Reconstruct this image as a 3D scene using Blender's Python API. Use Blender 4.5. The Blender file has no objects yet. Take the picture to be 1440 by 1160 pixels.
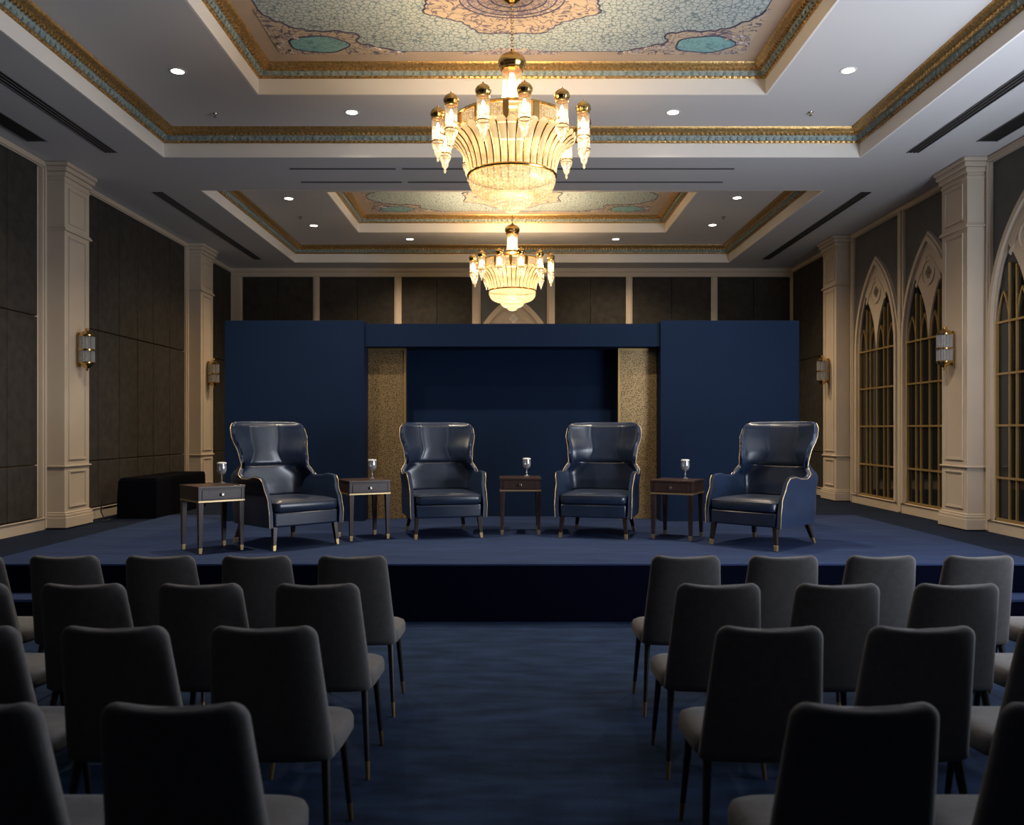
import bpy, math, random
from math import sin, cos, pi, sqrt, radians
from mathutils import Vector, Matrix

random.seed(7)
S = bpy.context.scene
COL = S.collection
H = 1.72            # eye height of the photographer
F = 1200.0          # focal length in pixels of the 1440 px wide frame
HOR = 603.0         # row of the horizon

# ------------------------------------------------------------------ materials
def _inp(b, names, v):
    for n in names:
        if n in b.inputs:
            b.inputs[n].default_value = v
            return

def mat(name, color, rough=0.6, metal=0.0, var=0.0, vscale=6.0, bump=0.0, bscale=80.0, sheen=0.0,
        coat=0.0, spec=0.5, emit=None, estr=0.0, stretch=None):
    m = bpy.data.materials.new(name)
    m.use_nodes = True
    nt = m.node_tree
    b = nt.nodes['Principled BSDF']
    c = (color[0], color[1], color[2], 1)
    b.inputs['Base Color'].default_value = c
    b.inputs['Roughness'].default_value = rough
    b.inputs['Metallic'].default_value = metal
    _inp(b, ['Specular IOR Level'], spec)
    if sheen:
        _inp(b, ['Sheen Weight'], sheen)
        _inp(b, ['Sheen Roughness'], 0.45)
    if coat:
        _inp(b, ['Coat Weight'], coat)
        _inp(b, ['Coat Roughness'], 0.2)
    if emit:
        _inp(b, ['Emission Color'], (emit[0], emit[1], emit[2], 1))
        _inp(b, ['Emission Strength'], estr)
    if var or bump:
        tc = nt.nodes.new('ShaderNodeTexCoord')
        mp = nt.nodes.new('ShaderNodeMapping')
        if stretch:
            mp.inputs['Scale'].default_value = stretch
        nt.links.new(tc.outputs['Object'], mp.inputs['Vector'])
    if var:
        n = nt.nodes.new('ShaderNodeTexNoise')
        n.inputs['Scale'].default_value = vscale
        n.inputs['Detail'].default_value = 6
        nt.links.new(mp.outputs[0], n.inputs['Vector'])
        r = nt.nodes.new('ShaderNodeValToRGB')
        r.color_ramp.elements[0].position = 0.3
        r.color_ramp.elements[1].position = 0.7
        r.color_ramp.elements[0].color = tuple(x * (1 - var) for x in color) + (1,)
        r.color_ramp.elements[1].color = tuple(min(1, x * (1 + var)) for x in color) + (1,)
        nt.links.new(n.outputs['Fac'], r.inputs[0])
        nt.links.new(r.outputs[0], b.inputs['Base Color'])
    if bump:
        n2 = nt.nodes.new('ShaderNodeTexNoise')
        n2.inputs['Scale'].default_value = bscale
        n2.inputs['Detail'].default_value = 3
        nt.links.new(mp.outputs[0], n2.inputs['Vector'])
        bp = nt.nodes.new('ShaderNodeBump')
        bp.inputs['Strength'].default_value = bump
        bp.inputs['Distance'].default_value = 0.01
        nt.links.new(n2.outputs['Fac'], bp.inputs['Height'])
        nt.links.new(bp.outputs[0], b.inputs['Normal'])
    return m

def crackle(name):
    """pale blue glaze with fine dark crazing lines"""
    m = bpy.data.materials.new(name)
    m.use_nodes = True
    nt = m.node_tree
    b = nt.nodes['Principled BSDF']
    b.inputs['Roughness'].default_value = 0.6
    tc = nt.nodes.new('ShaderNodeTexCoord')
    ns = nt.nodes.new('ShaderNodeTexNoise')
    ns.inputs['Scale'].default_value = 14
    mx = nt.nodes.new('ShaderNodeMixRGB')
    mx.inputs[0].default_value = 0.05
    nt.links.new(tc.outputs['Object'], ns.inputs['Vector'])
    nt.links.new(tc.outputs['Object'], mx.inputs[1])
    nt.links.new(ns.outputs['Color'], mx.inputs[2])
    v = nt.nodes.new('ShaderNodeTexVoronoi')
    v.feature = 'DISTANCE_TO_EDGE'
    v.inputs['Scale'].default_value = 20.0
    nt.links.new(mx.outputs[0], v.inputs['Vector'])
    r = nt.nodes.new('ShaderNodeValToRGB')
    r.color_ramp.elements[0].position = 0.02
    r.color_ramp.elements[0].color = (0.10, 0.16, 0.20, 1)
    r.color_ramp.elements[1].position = 0.11
    r.color_ramp.elements[1].color = (0.40, 0.46, 0.47, 1)
    nt.links.new(v.outputs['Distance'], r.inputs[0])
    nt.links.new(r.outputs[0], b.inputs['Base Color'])
    return m

def scroll(name, base, line, scale, thr=0.06):
    """painted plaster with thin curling lines"""
    m = bpy.data.materials.new(name)
    m.use_nodes = True
    nt = m.node_tree
    b = nt.nodes['Principled BSDF']
    b.inputs['Roughness'].default_value = 0.6
    tc = nt.nodes.new('ShaderNodeTexCoord')
    n = nt.nodes.new('ShaderNodeTexNoise')
    n.inputs['Scale'].default_value = scale
    n.inputs['Detail'].default_value = 1.0
    n.inputs['Distortion'].default_value = 1.6
    nt.links.new(tc.outputs['Object'], n.inputs['Vector'])
    sb = nt.nodes.new('ShaderNodeMath'); sb.operation = 'SUBTRACT'; sb.inputs[1].default_value = 0.5
    ab = nt.nodes.new('ShaderNodeMath'); ab.operation = 'ABSOLUTE'
    nt.links.new(n.outputs['Fac'], sb.inputs[0]); nt.links.new(sb.outputs[0], ab.inputs[0])
    r = nt.nodes.new('ShaderNodeValToRGB')
    r.color_ramp.elements[0].position = thr * 0.35
    r.color_ramp.elements[0].color = line + (1,)
    r.color_ramp.elements[1].position = thr
    r.color_ramp.elements[1].color = base + (1,)
    nt.links.new(ab.outputs[0], r.inputs[0])
    nt.links.new(r.outputs[0], b.inputs['Base Color'])
    return m

def perforated(name):
    """gold sheet with a fine lace of dark holes"""
    m = bpy.data.materials.new(name)
    m.use_nodes = True
    nt = m.node_tree
    b = nt.nodes['Principled BSDF']
    b.inputs['Roughness'].default_value = 0.38
    b.inputs['Metallic'].default_value = 0.75
    tc = nt.nodes.new('ShaderNodeTexCoord')
    v = nt.nodes.new('ShaderNodeTexVoronoi')
    v.inputs['Scale'].default_value = 62.0
    v.inputs['Randomness'].default_value = 0.75
    nt.links.new(tc.outputs['Object'], v.inputs['Vector'])
    r = nt.nodes.new('ShaderNodeValToRGB')
    r.color_ramp.elements[0].position = 0.30
    r.color_ramp.elements[0].color = (0.060, 0.042, 0.022, 1)
    r.color_ramp.elements[1].position = 0.42
    r.color_ramp.elements[1].color = (0.43, 0.30, 0.15, 1)
    nt.links.new(v.outputs['Distance'], r.inputs[0])
    nt.links.new(r.outputs[0], b.inputs['Base Color'])
    return m

def glass_mat(name, tint=(1, 1, 1), opacity=0.35, emit=(1, .8, .5), estr=0.0, rough=0.08, body=0.0):
    """thin clear glass: mostly see-through, with a glossy coat"""
    m = bpy.data.materials.new(name)
    m.use_nodes = True
    nt = m.node_tree
    nt.nodes.remove(nt.nodes['Principled BSDF'])
    out = nt.nodes['Material Output']
    tr = nt.nodes.new('ShaderNodeBsdfTransparent')
    tr.inputs[0].default_value = tint + (1,)
    gl = nt.nodes.new('ShaderNodeBsdfGlossy')
    gl.inputs['Roughness'].default_value = rough
    gl.inputs[0].default_value = (0.95, 0.95, 0.95, 1)
    lw = nt.nodes.new('ShaderNodeLayerWeight'); lw.inputs[0].default_value = 0.35
    mr = nt.nodes.new('ShaderNodeMath'); mr.operation = 'MULTIPLY_ADD'
    mr.inputs[1].default_value = 0.8; mr.inputs[2].default_value = opacity * 0.4
    nt.links.new(lw.outputs['Fresnel'], mr.inputs[0])
    mx = nt.nodes.new('ShaderNodeMixShader')
    nt.links.new(mr.outputs[0], mx.inputs[0])
    nt.links.new(tr.outputs[0], mx.inputs[1]); nt.links.new(gl.outputs[0], mx.inputs[2])
    last = mx
    if body:
        df = nt.nodes.new('ShaderNodeBsdfDiffuse'); df.inputs[0].default_value = (.85, .86, .88, 1)
        m2 = nt.nodes.new('ShaderNodeMixShader'); m2.inputs[0].default_value = body
        nt.links.new(mx.outputs[0], m2.inputs[1]); nt.links.new(df.outputs[0], m2.inputs[2])
        last = m2
    if estr:
        em = nt.nodes.new('ShaderNodeEmission')
        em.inputs[0].default_value = emit + (1,); em.inputs[1].default_value = estr
        ad = nt.nodes.new('ShaderNodeAddShader')
        nt.links.new(last.outputs[0], ad.inputs[0]); nt.links.new(em.outputs[0], ad.inputs[1])
        last = ad
    nt.links.new(last.outputs[0], out.inputs['Surface'])
    return m

def see_through(m, f):
    nt = m.node_tree
    b = nt.nodes['Principled BSDF']; out = nt.nodes['Material Output']
    tr = nt.nodes.new('ShaderNodeBsdfTransparent')
    mx = nt.nodes.new('ShaderNodeMixShader'); mx.inputs[0].default_value = f
    nt.links.new(b.outputs[0], mx.inputs[1]); nt.links.new(tr.outputs[0], mx.inputs[2])
    nt.links.new(mx.outputs[0], out.inputs['Surface'])
    return m

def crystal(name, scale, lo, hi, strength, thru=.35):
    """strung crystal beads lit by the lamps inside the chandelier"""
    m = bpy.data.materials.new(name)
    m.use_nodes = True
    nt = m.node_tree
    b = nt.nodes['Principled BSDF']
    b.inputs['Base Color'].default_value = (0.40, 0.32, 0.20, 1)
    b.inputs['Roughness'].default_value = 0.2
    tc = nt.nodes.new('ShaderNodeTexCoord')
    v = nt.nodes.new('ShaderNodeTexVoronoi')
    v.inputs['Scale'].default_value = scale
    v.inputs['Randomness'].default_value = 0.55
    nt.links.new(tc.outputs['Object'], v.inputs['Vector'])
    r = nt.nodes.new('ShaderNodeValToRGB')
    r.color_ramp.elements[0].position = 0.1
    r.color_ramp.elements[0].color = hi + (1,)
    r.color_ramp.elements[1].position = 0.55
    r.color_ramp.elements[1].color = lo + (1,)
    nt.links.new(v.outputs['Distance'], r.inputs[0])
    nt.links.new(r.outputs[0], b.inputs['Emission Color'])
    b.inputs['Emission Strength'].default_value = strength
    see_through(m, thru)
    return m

M = {}
M['plaster'] = mat('ceiling plaster', (0.62, 0.60, 0.60), 0.75)
M['soffit'] = mat('soffit plaster', (0.58, 0.57, 0.58), 0.75)
M['fascia'] = mat('white fascia paint', (0.80, 0.77, 0.73), 0.55)
M['cream'] = mat('cream painted joinery', (0.50, 0.425, 0.345), 0.5, var=0.05, vscale=2)
M['fabric_wall'] = mat('charcoal wall fabric', (0.036, 0.033, 0.030), 0.85, var=0.25, vscale=9, bump=0.35, bscale=220, spec=.2)
M['fabric_upper'] = mat('grey wall covering', (0.085, 0.088, 0.094), 0.8, var=0.1, vscale=4)
M['seam'] = mat('bronze seam strip', (0.32, 0.20, 0.09), 0.35, 0.8)
M['gold'] = mat('antique gold leaf', (0.56, 0.36, 0.14), 0.34, 0.8, var=0.35, vscale=40, bump=0.6, bscale=60)
M['brass'] = mat('polished brass', (0.60, 0.40, 0.15), 0.22, 1.0)
M['window_brass'] = mat('window brass', (0.50, 0.35, 0.15), 0.36, 0.65)
M['teal'] = mat('teal cornice paint', (0.25, 0.31, 0.30), 0.55, var=0.3, vscale=30)
M['paint_field'] = crackle('crazed blue glaze')
M['paint_beige'] = scroll('beige scrollwork paint', (0.46, 0.385, 0.30), (0.12, 0.10, 0.15), 7.0, 0.05)
M['paint_plain'] = mat('plain beige paint', (0.42, 0.33, 0.26), 0.65, var=0.06, vscale=3)
M['paint_teal'] = scroll('teal scrollwork paint', (0.20, 0.42, 0.45), (0.10, 0.20, 0.24), 9.0, 0.04)
M['paint_blue'] = mat('navy outline paint', (0.045, 0.055, 0.12), 0.6)
M['paint_lace'] = scroll('lace scrollwork paint', (0.50, 0.42, 0.35), (0.17, 0.15, 0.22), 16.0, 0.11)
M['carpet'] = mat('navy carpet', (0.0140, 0.0285, 0.067), 0.95, var=0.38, vscale=3.2, bump=0.7, bscale=160, stretch=(0.8, 2.6, 1), spec=.1)
M['carpet_stage'] = mat('blue stage carpet', (0.0225, 0.0385, 0.097), 0.95, var=0.16, vscale=3.0, bump=0.5, bscale=160, stretch=(0.6, 3.0, 1), spec=.1)
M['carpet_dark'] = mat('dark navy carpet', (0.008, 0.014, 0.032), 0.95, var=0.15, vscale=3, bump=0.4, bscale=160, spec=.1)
M['shaded_skirt'] = mat('shade-darkened navy riser', (0.0010, 0.0017, 0.0085), 0.95, spec=.05)  # near-black colour stands in for the shade on the stage and step risers
M['blue_wall'] = mat('navy fabric board', (0.0034, 0.0125, 0.039), 0.85, var=0.05, vscale=2, spec=.15)
M['perforated'] = perforated('perforated gold sheet')
M['gold_edge'] = mat('gold edging', (0.55, 0.38, 0.16), 0.35, 0.8)
M['leather'] = mat('navy leather', (0.014, 0.024, 0.050), 0.31, var=0.2, vscale=5, bump=0.10, bscale=70, spec=0.6, coat=0.25)
M['leather_side'] = mat('navy leather shell', (0.014, 0.028, 0.066), 0.36, var=0.15, vscale=5, bump=0.10, bscale=90, spec=0.5)
M['piping'] = mat('gold piping', (0.62, 0.48, 0.28), 0.35, 0.7)
M['leg_wood'] = mat('dark stained leg', (0.022, 0.012, 0.010), 0.35)
M['table_wood'] = mat('dark walnut', (0.040, 0.023, 0.020), 0.36, var=0.35, vscale=5, stretch=(12, 12, 1.2))
M['table_top'] = mat('dark walnut top', (0.045, 0.027, 0.023), 0.28, var=0.25, vscale=5, stretch=(2, 14, 2))
M['gold_strip'] = mat('satin gold strip', (0.66, 0.49, 0.26), 0.3, 0.8)
M['tip'] = mat('satin brass tip', (0.72, 0.50, 0.24), 0.32, 0.85)
M['steel'] = mat('bright nickel', (0.72, 0.68, 0.62), 0.2, 1.0)
M['chair_fabric'] = mat('grey chair fabric', (0.098, 0.093, 0.094), 0.9, var=0.10, vscale=30, bump=0.25, bscale=260, sheen=0.15, spec=.25)
M['chair_leg'] = mat('black metal leg', (0.010, 0.009, 0.010), 0.4)
M['dark_tip'] = mat('bronze ferrule', (0.34, 0.22, 0.10), 0.35, 0.85)
M['dark_glass'] = mat('dark window glass', (0.006, 0.008, 0.009), 0.06, spec=0.55)
M['black_cloth'] = mat('black cloth', (0.0018, 0.0022, 0.005), 0.95, spec=.05)
M['black'] = mat('black metal slot', (0.008, 0.008, 0.009), 0.6)
M['vent'] = mat('grey vent metal', (0.10, 0.10, 0.105), 0.5)
M['glass'] = glass_mat('clear glass', (0.97, 0.98, 1.0), 0.5, body=.16)
M['rod_glass'] = glass_mat('clear glass rod', (0.95, 0.94, 0.92), 0.6, body=.18)
M['water'] = glass_mat('water', (0.90, 0.94, 0.98), 0.2)
M['lit_glass'] = glass_mat('lit fluted glass', (1.0, 0.95, 0.85), 0.35, (1.0, 0.74, 0.40), 0.22)
M['paper'] = mat('white paper cover', (0.80, 0.79, 0.78), 0.7)
M['bulb'] = mat('glowing bulb', (1, .9, .7), 0.5, emit=(1.0, 0.80, 0.50), estr=40.0)
M['petal'] = see_through(mat('glowing alabaster petal', (0.42, 0.34, 0.21), 0.35, emit=(1.0, 0.67, 0.30), estr=.80), .13)
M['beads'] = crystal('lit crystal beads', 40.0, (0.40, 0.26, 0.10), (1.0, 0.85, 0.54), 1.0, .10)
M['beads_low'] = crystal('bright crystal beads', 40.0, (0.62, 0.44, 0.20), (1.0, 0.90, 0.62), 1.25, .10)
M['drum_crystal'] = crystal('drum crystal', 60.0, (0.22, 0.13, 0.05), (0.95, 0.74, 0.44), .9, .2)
M['drop'] = glass_mat('crystal drop', (0.98, 0.93, 0.85), 0.6, (1.0, 0.78, 0.46), 0.22)
M['lens'] = mat('lit downlight lens', (1, 1, 1), 0.5, emit=(1.0, 0.88, 0.70), estr=14.0)
M['white_ring'] = mat('white bezel', (0.75, 0.74, 0.72), 0.5)
M['cable'] = mat('black cable', (0.01, 0.01, 0.012), 0.5)
M['relief'] = mat('bronze relief', (0.20, 0.16, 0.12), 0.5)

# ------------------------------------------------------------------ mesh helpers
class MB:
    def __init__(self):
        self.v, self.f, self.mi = [], [], []
        self.cur = 0
    def add(self, vs, fs):
        b = len(self.v)
        self.v += [tuple(x) for x in vs]
        self.f += [tuple(b + i for i in q) for q in fs]
        self.mi += [self.cur] * len(fs)
        return self
    def box(self, x0, x1, y0, y1, z0, z1):
        x0, x1 = min(x0, x1), max(x0, x1); y0, y1 = min(y0, y1), max(y0, y1)
        v = [(x0, y0, z0), (x1, y0, z0), (x1, y1, z0), (x0, y1, z0), (x0, y0, z1), (x1, y0, z1), (x1, y1, z1), (x0, y1, z1)]
        return self.add(v, [(0, 3, 2, 1), (4, 5, 6, 7), (0, 1, 5, 4), (1, 2, 6, 5), (2, 3, 7, 6), (3, 0, 4, 7)])
    def loft(self, loops, cap0=True, cap1=True, closed=True):
        n = len(loops[0]); vs = [p for L in loops for p in L]; fs = []
        for i in range(len(loops) - 1):
            for j in range(n if closed else n - 1):
                k = (j + 1) % n
                fs.append((i * n + j, i * n + k, (i + 1) * n + k, (i + 1) * n + j))
        if cap0: fs.append(tuple(reversed(range(n))))
        if cap1: fs.append(tuple((len(loops) - 1) * n + j for j in range(n)))
        return self.add(vs, fs)
    def lathe(self, prof, seg=24, c=(0, 0, 0), flute=0.0, nf=0):
        """prof: (r, z) from bottom to top"""
        loops = []
        for r, z in prof:
            L = []
            for k in range(seg):
                a = 2 * pi * k / seg
                rr = max(r, 1e-4) * (1 + (flute * cos(nf * a) if nf else 0))
                L.append((c[0] + rr * cos(a), c[1] + rr * sin(a), c[2] + z))
            loops.append(L)
        return self.loft(loops, prof[0][0] < .004, prof[-1][0] < .004)
    def tube(self, pts, r, seg=8, cap=True, closed=False):
        pts = [Vector(p) for p in pts]
        n = len(pts); loops = []
        up = Vector((0, 0, 1))
        prev = None
        for i, p in enumerate(pts):
            if closed:
                t = pts[(i + 1) % n] - pts[i - 1]
            else:
                t = pts[min(i + 1, n - 1)] - pts[max(i - 1, 0)]
            t.normalize()
            if prev is None:
                a = up if abs(t.dot(up)) < 0.9 else Vector((1, 0, 0))
                u = t.cross(a).normalized()
            else:
                u = (prev - t * prev.dot(t))
                u = u.normalized() if u.length > 1e-6 else t.cross(Vector((1, 0, 0))).normalized()
            prev = u
            w = t.cross(u)
            rr = r[i] if isinstance(r, (list, tuple)) else r
            loops.append([tuple(p + (u * cos(2 * pi * k / seg) + w * sin(2 * pi * k / seg)) * rr) for k in range(seg)])
        if closed:
            loops.append(loops[0])
            return self.loft(loops, False, False)
        return self.loft(loops, cap, cap)
    def prism(self, outline, n0, n1, fn):
        """2-D outline (a, b) extruded between n0 and n1; fn(a, b, n) -> world point"""
        k = len(outline)
        vs = [fn(a, b, n0) for a, b in outline] + [fn(a, b, n1) for a, b in outline]
        fs = [tuple(range(k)), tuple(range(2 * k - 1, k - 1, -1))]
        for i in range(k):
            j = (i + 1) % k
            fs.append((i, i + k, j + k, j))
        return self.add(vs, fs)
    def band(self, inner, outer, n0, n1, fn, closed=False):
        """strip between two matching 2-D polylines extruded between n0 and n1"""
        k = len(inner)
        P = [[fn(a, b, n) for a, b in L] for L in (inner, outer) for n in (n0, n1)]
        i0, i1, o0, o1 = P
        loops = [[i0[q], o0[q], o1[q], i1[q]] for q in range(k)]
        if closed:
            loops.append(loops[0]); return self.loft(loops, False, False)
        return self.loft(loops)
    def leg(self, a, b, ra, rb, seg=4, rot=pi / 4):
        """tapered leg from a (top) to b (bottom) with horizontal ends"""
        la = [(a[0] + ra * cos(rot + 2 * pi * k / seg), a[1] + ra * sin(rot + 2 * pi * k / seg), a[2]) for k in range(seg)]
        lb = [(b[0] + rb * cos(rot + 2 * pi * k / seg), b[1] + rb * sin(rot + 2 * pi * k / seg), b[2]) for k in range(seg)]
        return self.loft([lb, la])
    def xf(self, m):
        self.v = [tuple(m @ Vector(p)) for p in self.v]
        return self
    def build(self, name, mats, parent=None, smooth=True, angle=38, bevel=0.0, bseg=2, sub=0, recalc=True):
        import bmesh
        me = bpy.data.meshes.new(name)
        me.from_pydata(self.v, [], self.f)
        if not isinstance(mats, (list, tuple)):
            mats = [mats]
        for x in mats:
            me.materials.append(x)
        if len(mats) > 1:
            me.polygons.foreach_set('material_index', self.mi)
        if recalc:
            bm = bmesh.new(); bm.from_mesh(me)
            bmesh.ops.recalc_face_normals(bm, faces=bm.faces)
            bm.to_mesh(me); bm.free()
        if smooth:
            me.polygons.foreach_set('use_smooth', [True] * len(me.polygons))
            if angle < 170:
                me.set_sharp_from_angle(angle=radians(angle))
        me.update()
        o = bpy.data.objects.new(name, me)
        COL.objects.link(o)
        if parent is not None:
            o.parent = parent
        if bevel:
            md = o.modifiers.new('Bevel', 'BEVEL'); md.width = bevel; md.segments = bseg; md.limit_method = 'ANGLE'
            md.harden_normals = False
        if sub:
            md = o.modifiers.new('Subdivision', 'SUBSURF'); md.levels = sub; md.render_levels = sub
        return o

def tag(o, label=None, cat=None, group=None, kind=None):
    if label: o['label'] = label
    if cat: o['category'] = cat
    if group: o['group'] = group
    if kind: o['kind'] = kind
    return o

def empty(name, loc=(0, 0, 0), rz=0.0, **k):
    o = bpy.data.objects.new(name, None)
    COL.objects.link(o)
    o.location = loc
    o.rotation_euler = (0, 0, rz)
    o.empty_display_size = 0.2
    tag(o, **k)
    return o

CHILD = {}
def dup(root, loc, rz, label, group=None):
    r = root.copy(); COL.objects.link(r)
    r.location = loc; r.rotation_euler = (0, 0, rz)
    r['label'] = label
    if group: r['group'] = group
    for ch in [o for o in COL.objects if o.parent == root]:
        c = ch.copy(); COL.objects.link(c); c.parent = r
        for g in [o for o in COL.objects if o.parent == ch]:
            d = g.copy(); COL.objects.link(d); d.parent = c
    return r

def lerp(a, b, t): return a + (b - a) * t
def sstep(a, b, x):
    t = max(0.0, min(1.0, (x - a) / (b - a))); return t * t * (3 - 2 * t)
def interp(tab, x):
    if x <= tab[0][0]: return tab[0][1]
    for (x0, y0), (x1, y1) in zip(tab, tab[1:]):
        if x <= x1:
            return lerp(y0, y1, (x - x0) / (x1 - x0))
    return tab[-1][1]
def sinterp(tab, x):
    if x <= tab[0][0]: return tab[0][1]
    for (x0, y0), (x1, y1) in zip(tab, tab[1:]):
        if x <= x1:
            return lerp(y0, y1, sstep(0, 1, (x - x0) / (x1 - x0)))
    return tab[-1][1]

# ------------------------------------------------------------------ room dimensions
XW = 5.68           # side walls
XP = 5.41           # room face of the pilasters
YB = 17.2           # back wall
YN = -3.5           # wall behind the photographer
ZS = 4.94           # soffit
ZT = 5.25           # first tray ceiling
ZP = 5.53           # painted ceiling
ST = 0.52           # stage level
YST = 7.59          # stage front
XST = 4.78          # stage half width

# ------------------------------------------------------------------ floor
fl = MB().box(-XW - 0.3, XW + 0.3, YN - 0.3, YB + 0.3, -0.1, 0.0).build('floor', M['carpet'], smooth=False)
tag(fl, 'navy blue carpeted hall floor', 'floor', kind='structure')
rf = MB()
rf.box(-XW, -XST - 0.001, YST, YB, 0.0, ST - 0.012)
rf.box(XST + 0.001, XW, YST, YB, 0.0, ST - 0.012)
rf.box(-XST, XST, 11.9, YB, 0.0, ST - 0.012)
rf = rf.build('floor_raised', M['carpet_dark'], smooth=False)
tag(rf, 'dark navy carpet around and behind the stage', 'floor', kind='structure')

# ------------------------------------------------------------------ stage
st = empty('stage', (0, YST, 0), label='low blue carpeted stage platform with a front riser darkened for shade', cat='stage')
def at(o, x=0, y=0, z=0): return o
MB().box(-XST, XST, 0, 11.9 - YST, ST - 0.02, ST).build('carpet_top', M['carpet_stage'], st, smooth=False, bevel=0.006)
MB().box(-XST, XST, 0.01, 11.9 - YST, 0.001, ST - 0.021).build('shaded_skirt', M['shaded_skirt'], st, smooth=False)
for sx, word in ((-1, 'left'), (1, 'right')):
    s_ = empty('stage_step', (sx * 4.35, YST - 0.31, 0), label='dark blue carpeted step against the stage front, at its %s end' % word, cat='step', group='steps up to the stage')
    MB().box(-0.65, 0.65, 0, 0.305, 0.24, 0.265).build('tread', M['carpet_stage'], s_, smooth=False, bevel=0.004)
    MB().box(-0.65, 0.65, 0.01, 0.305, 0.001, 0.239).build('riser', M['shaded_skirt'], s_, smooth=False)

# ------------------------------------------------------------------ ceiling
def rect_ring(mb, hx, y0, y1, prof):
    """profile of (inset, z) swept round a rectangle with mitred corners"""
    loops = []
    for ins, z in prof:
        loops.append([(-hx + ins, y0 + ins, z), (hx - ins, y0 + ins, z), (hx - ins, y1 - ins, z), (-hx + ins, y1 - ins, z)])
    return mb.loft(loops, False, False)

def slab_with_hole(mb, X0, X1, Y0, Y1, hx, y0, y1, z, t):
    mb.box(X0, -hx, Y0, Y1, z, z + t); mb.box(hx, X1, Y0, Y1, z, z + t)
    mb.box(-hx, hx, Y0, y0, z, z + t); mb.box(-hx, hx, y1, Y1, z, z + t)

TRAYS = [(4.13, 5.05, 10.12, 2.68, 6.09, 9.01), (4.20, 11.53, 16.51, 2.76, 12.72, 15.33)]
sf = MB()
sf.box(-XW - .3, -4.20, YN - .3, YB + .3, ZS, ZS + 0.06); sf.box(4.20, XW + .3, YN - .3, YB + .3, ZS, ZS + 0.06)
sf.box(-4.20, 4.20, YN - .3, TRAYS[0][1], ZS, ZS + 0.06)
sf.box(-4.20, 4.20, TRAYS[0][2], TRAYS[1][1], ZS, ZS + 0.06)
sf.box(-4.20, 4.20, TRAYS[1][2], YB + .3, ZS, ZS + 0.06)
sf.box(-4.20, -4.13, TRAYS[0][1], TRAYS[0][2], ZS, ZS + 0.06); sf.box(4.13, 4.20, TRAYS[0][1], TRAYS[0][2], ZS, ZS + 0.06)
ceil = sf.build('ceiling', M['soffit'], smooth=False)
tag(ceil, 'grey plaster ceiling with two recessed trays', 'ceiling', kind='structure')

def cornice(hx, y0, y1, zb, zt):
    """gold and teal crown moulding from the fascia top zb to the ceiling zt"""
    h = zt - zb
    g = MB()
    rect_ring(g, hx, y0, y1, [(0.000, zb), (0.012, zb - 0.004), (0.022, zb + 0.006), (0.026, zb + 0.018), (0.024, zb + 0.024)])
    rect_ring(g, hx, y0, y1, [(0.072, zb + 0.52 * h), (0.088, zb + 0.50 * h), (0.105, zb + 0.56 * h), (0.118, zb + 0.66 * h), (0.128, zb + 0.70 * h),
                              (0.150, zb + 0.80 * h), (0.165, zb + 0.93 * h), (0.168, zt)])
    # beads along the lower lip and leaves along the upper one
    def run(p, q, inset_dir, zz, step, s):
        p, q = Vector(p), Vector(q)
        n = int((q - p).length / step)
        for i in range(n):
            c = p + (q - p) * ((i + .5) / n) + Vector(inset_dir) * 0
            g.box(c.x - s[0] / 2, c.x + s[0] / 2, c.y - s[1] / 2, c.y + s[1] / 2, zz - s[2] / 2, zz + s[2] / 2)
    z1, z2 = zb + 0.012, zb + 0.60 * h
    for ins, zz, step, s in ((0.024, z1, 0.06, 0.022), (0.098, z2 - 0.012, 0.055, 0.026)):
        run((-hx + ins, y1 - ins, 0), (hx - ins, y1 - ins, 0), (0, 0, 0), zz, step, (s, s, s))
        run((-hx + ins, y0 + ins, 0), (-hx + ins, y1 - ins, 0), (0, 0, 0), zz, step, (s, s, s))
        run((hx - ins, y0 + ins, 0), (hx - ins, y1 - ins, 0), (0, 0, 0), zz, step, (s, s, s))
    g.build('gold_moulding', M['gold'], ceil, angle=30)
    t = MB()
    rect_ring(t, hx, y0, y1, [(0.022, zb + 0.02), (0.040, zb + 0.16 * h), (0.060, zb + 0.36 * h), (0.076, zb + 0.54 * h)])
    # upright leaf pattern standing on the teal band
    n = int(2 * (hx - .05) / 0.085)
    for i in range(n):
        x = -hx + .06 + (2 * hx - .12) * (i + .5) / n
        t.box(x - .012, x + .012, y1 - .064, y1 - .036, zb + 0.16 * h, zb + 0.46 * h)
    n = int((y1 - y0 - .1) / 0.085)
    for i in range(n):
        y = y0 + .06 + (y1 - y0 - .12) * (i + .5) / n
        for sx in (-1, 1):
            t.box(sx * (hx - .064), sx * (hx - .036), y - .012, y + .012, zb + 0.16 * h, zb + 0.46 * h)
    t.build('teal_band', M['teal'], ceil, angle=30)

def oval(cx, cy, rx, ry, n=40, wob=0.0, k=0, ph=0.0):
    return [(cx + rx * (1 + wob * cos(k * 2 * pi * i / n + ph)) * cos(2 * pi * i / n), cy + ry * (1 + wob * cos(k * 2 * pi * i / n + ph)) * sin(2 * pi * i / n)) for i in range(n)]

def up(z):
    return lambda a, b, n: (a, b, z - n)

def smooth_line(pts, closed=True, it=2):
    for _ in range(it):
        out = []
        n = len(pts)
        for i in range(n if closed else n - 1):
            p, q = pts[i], pts[(i + 1) % n]
            out.append((p[0] * .75 + q[0] * .25, p[1] * .75 + q[1] * .25))
            out.append((p[0] * .25 + q[0] * .75, p[1] * .25 + q[1] * .75))
        pts = out if closed else [pts[0]] + out + [pts[-1]]
    return pts

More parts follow.
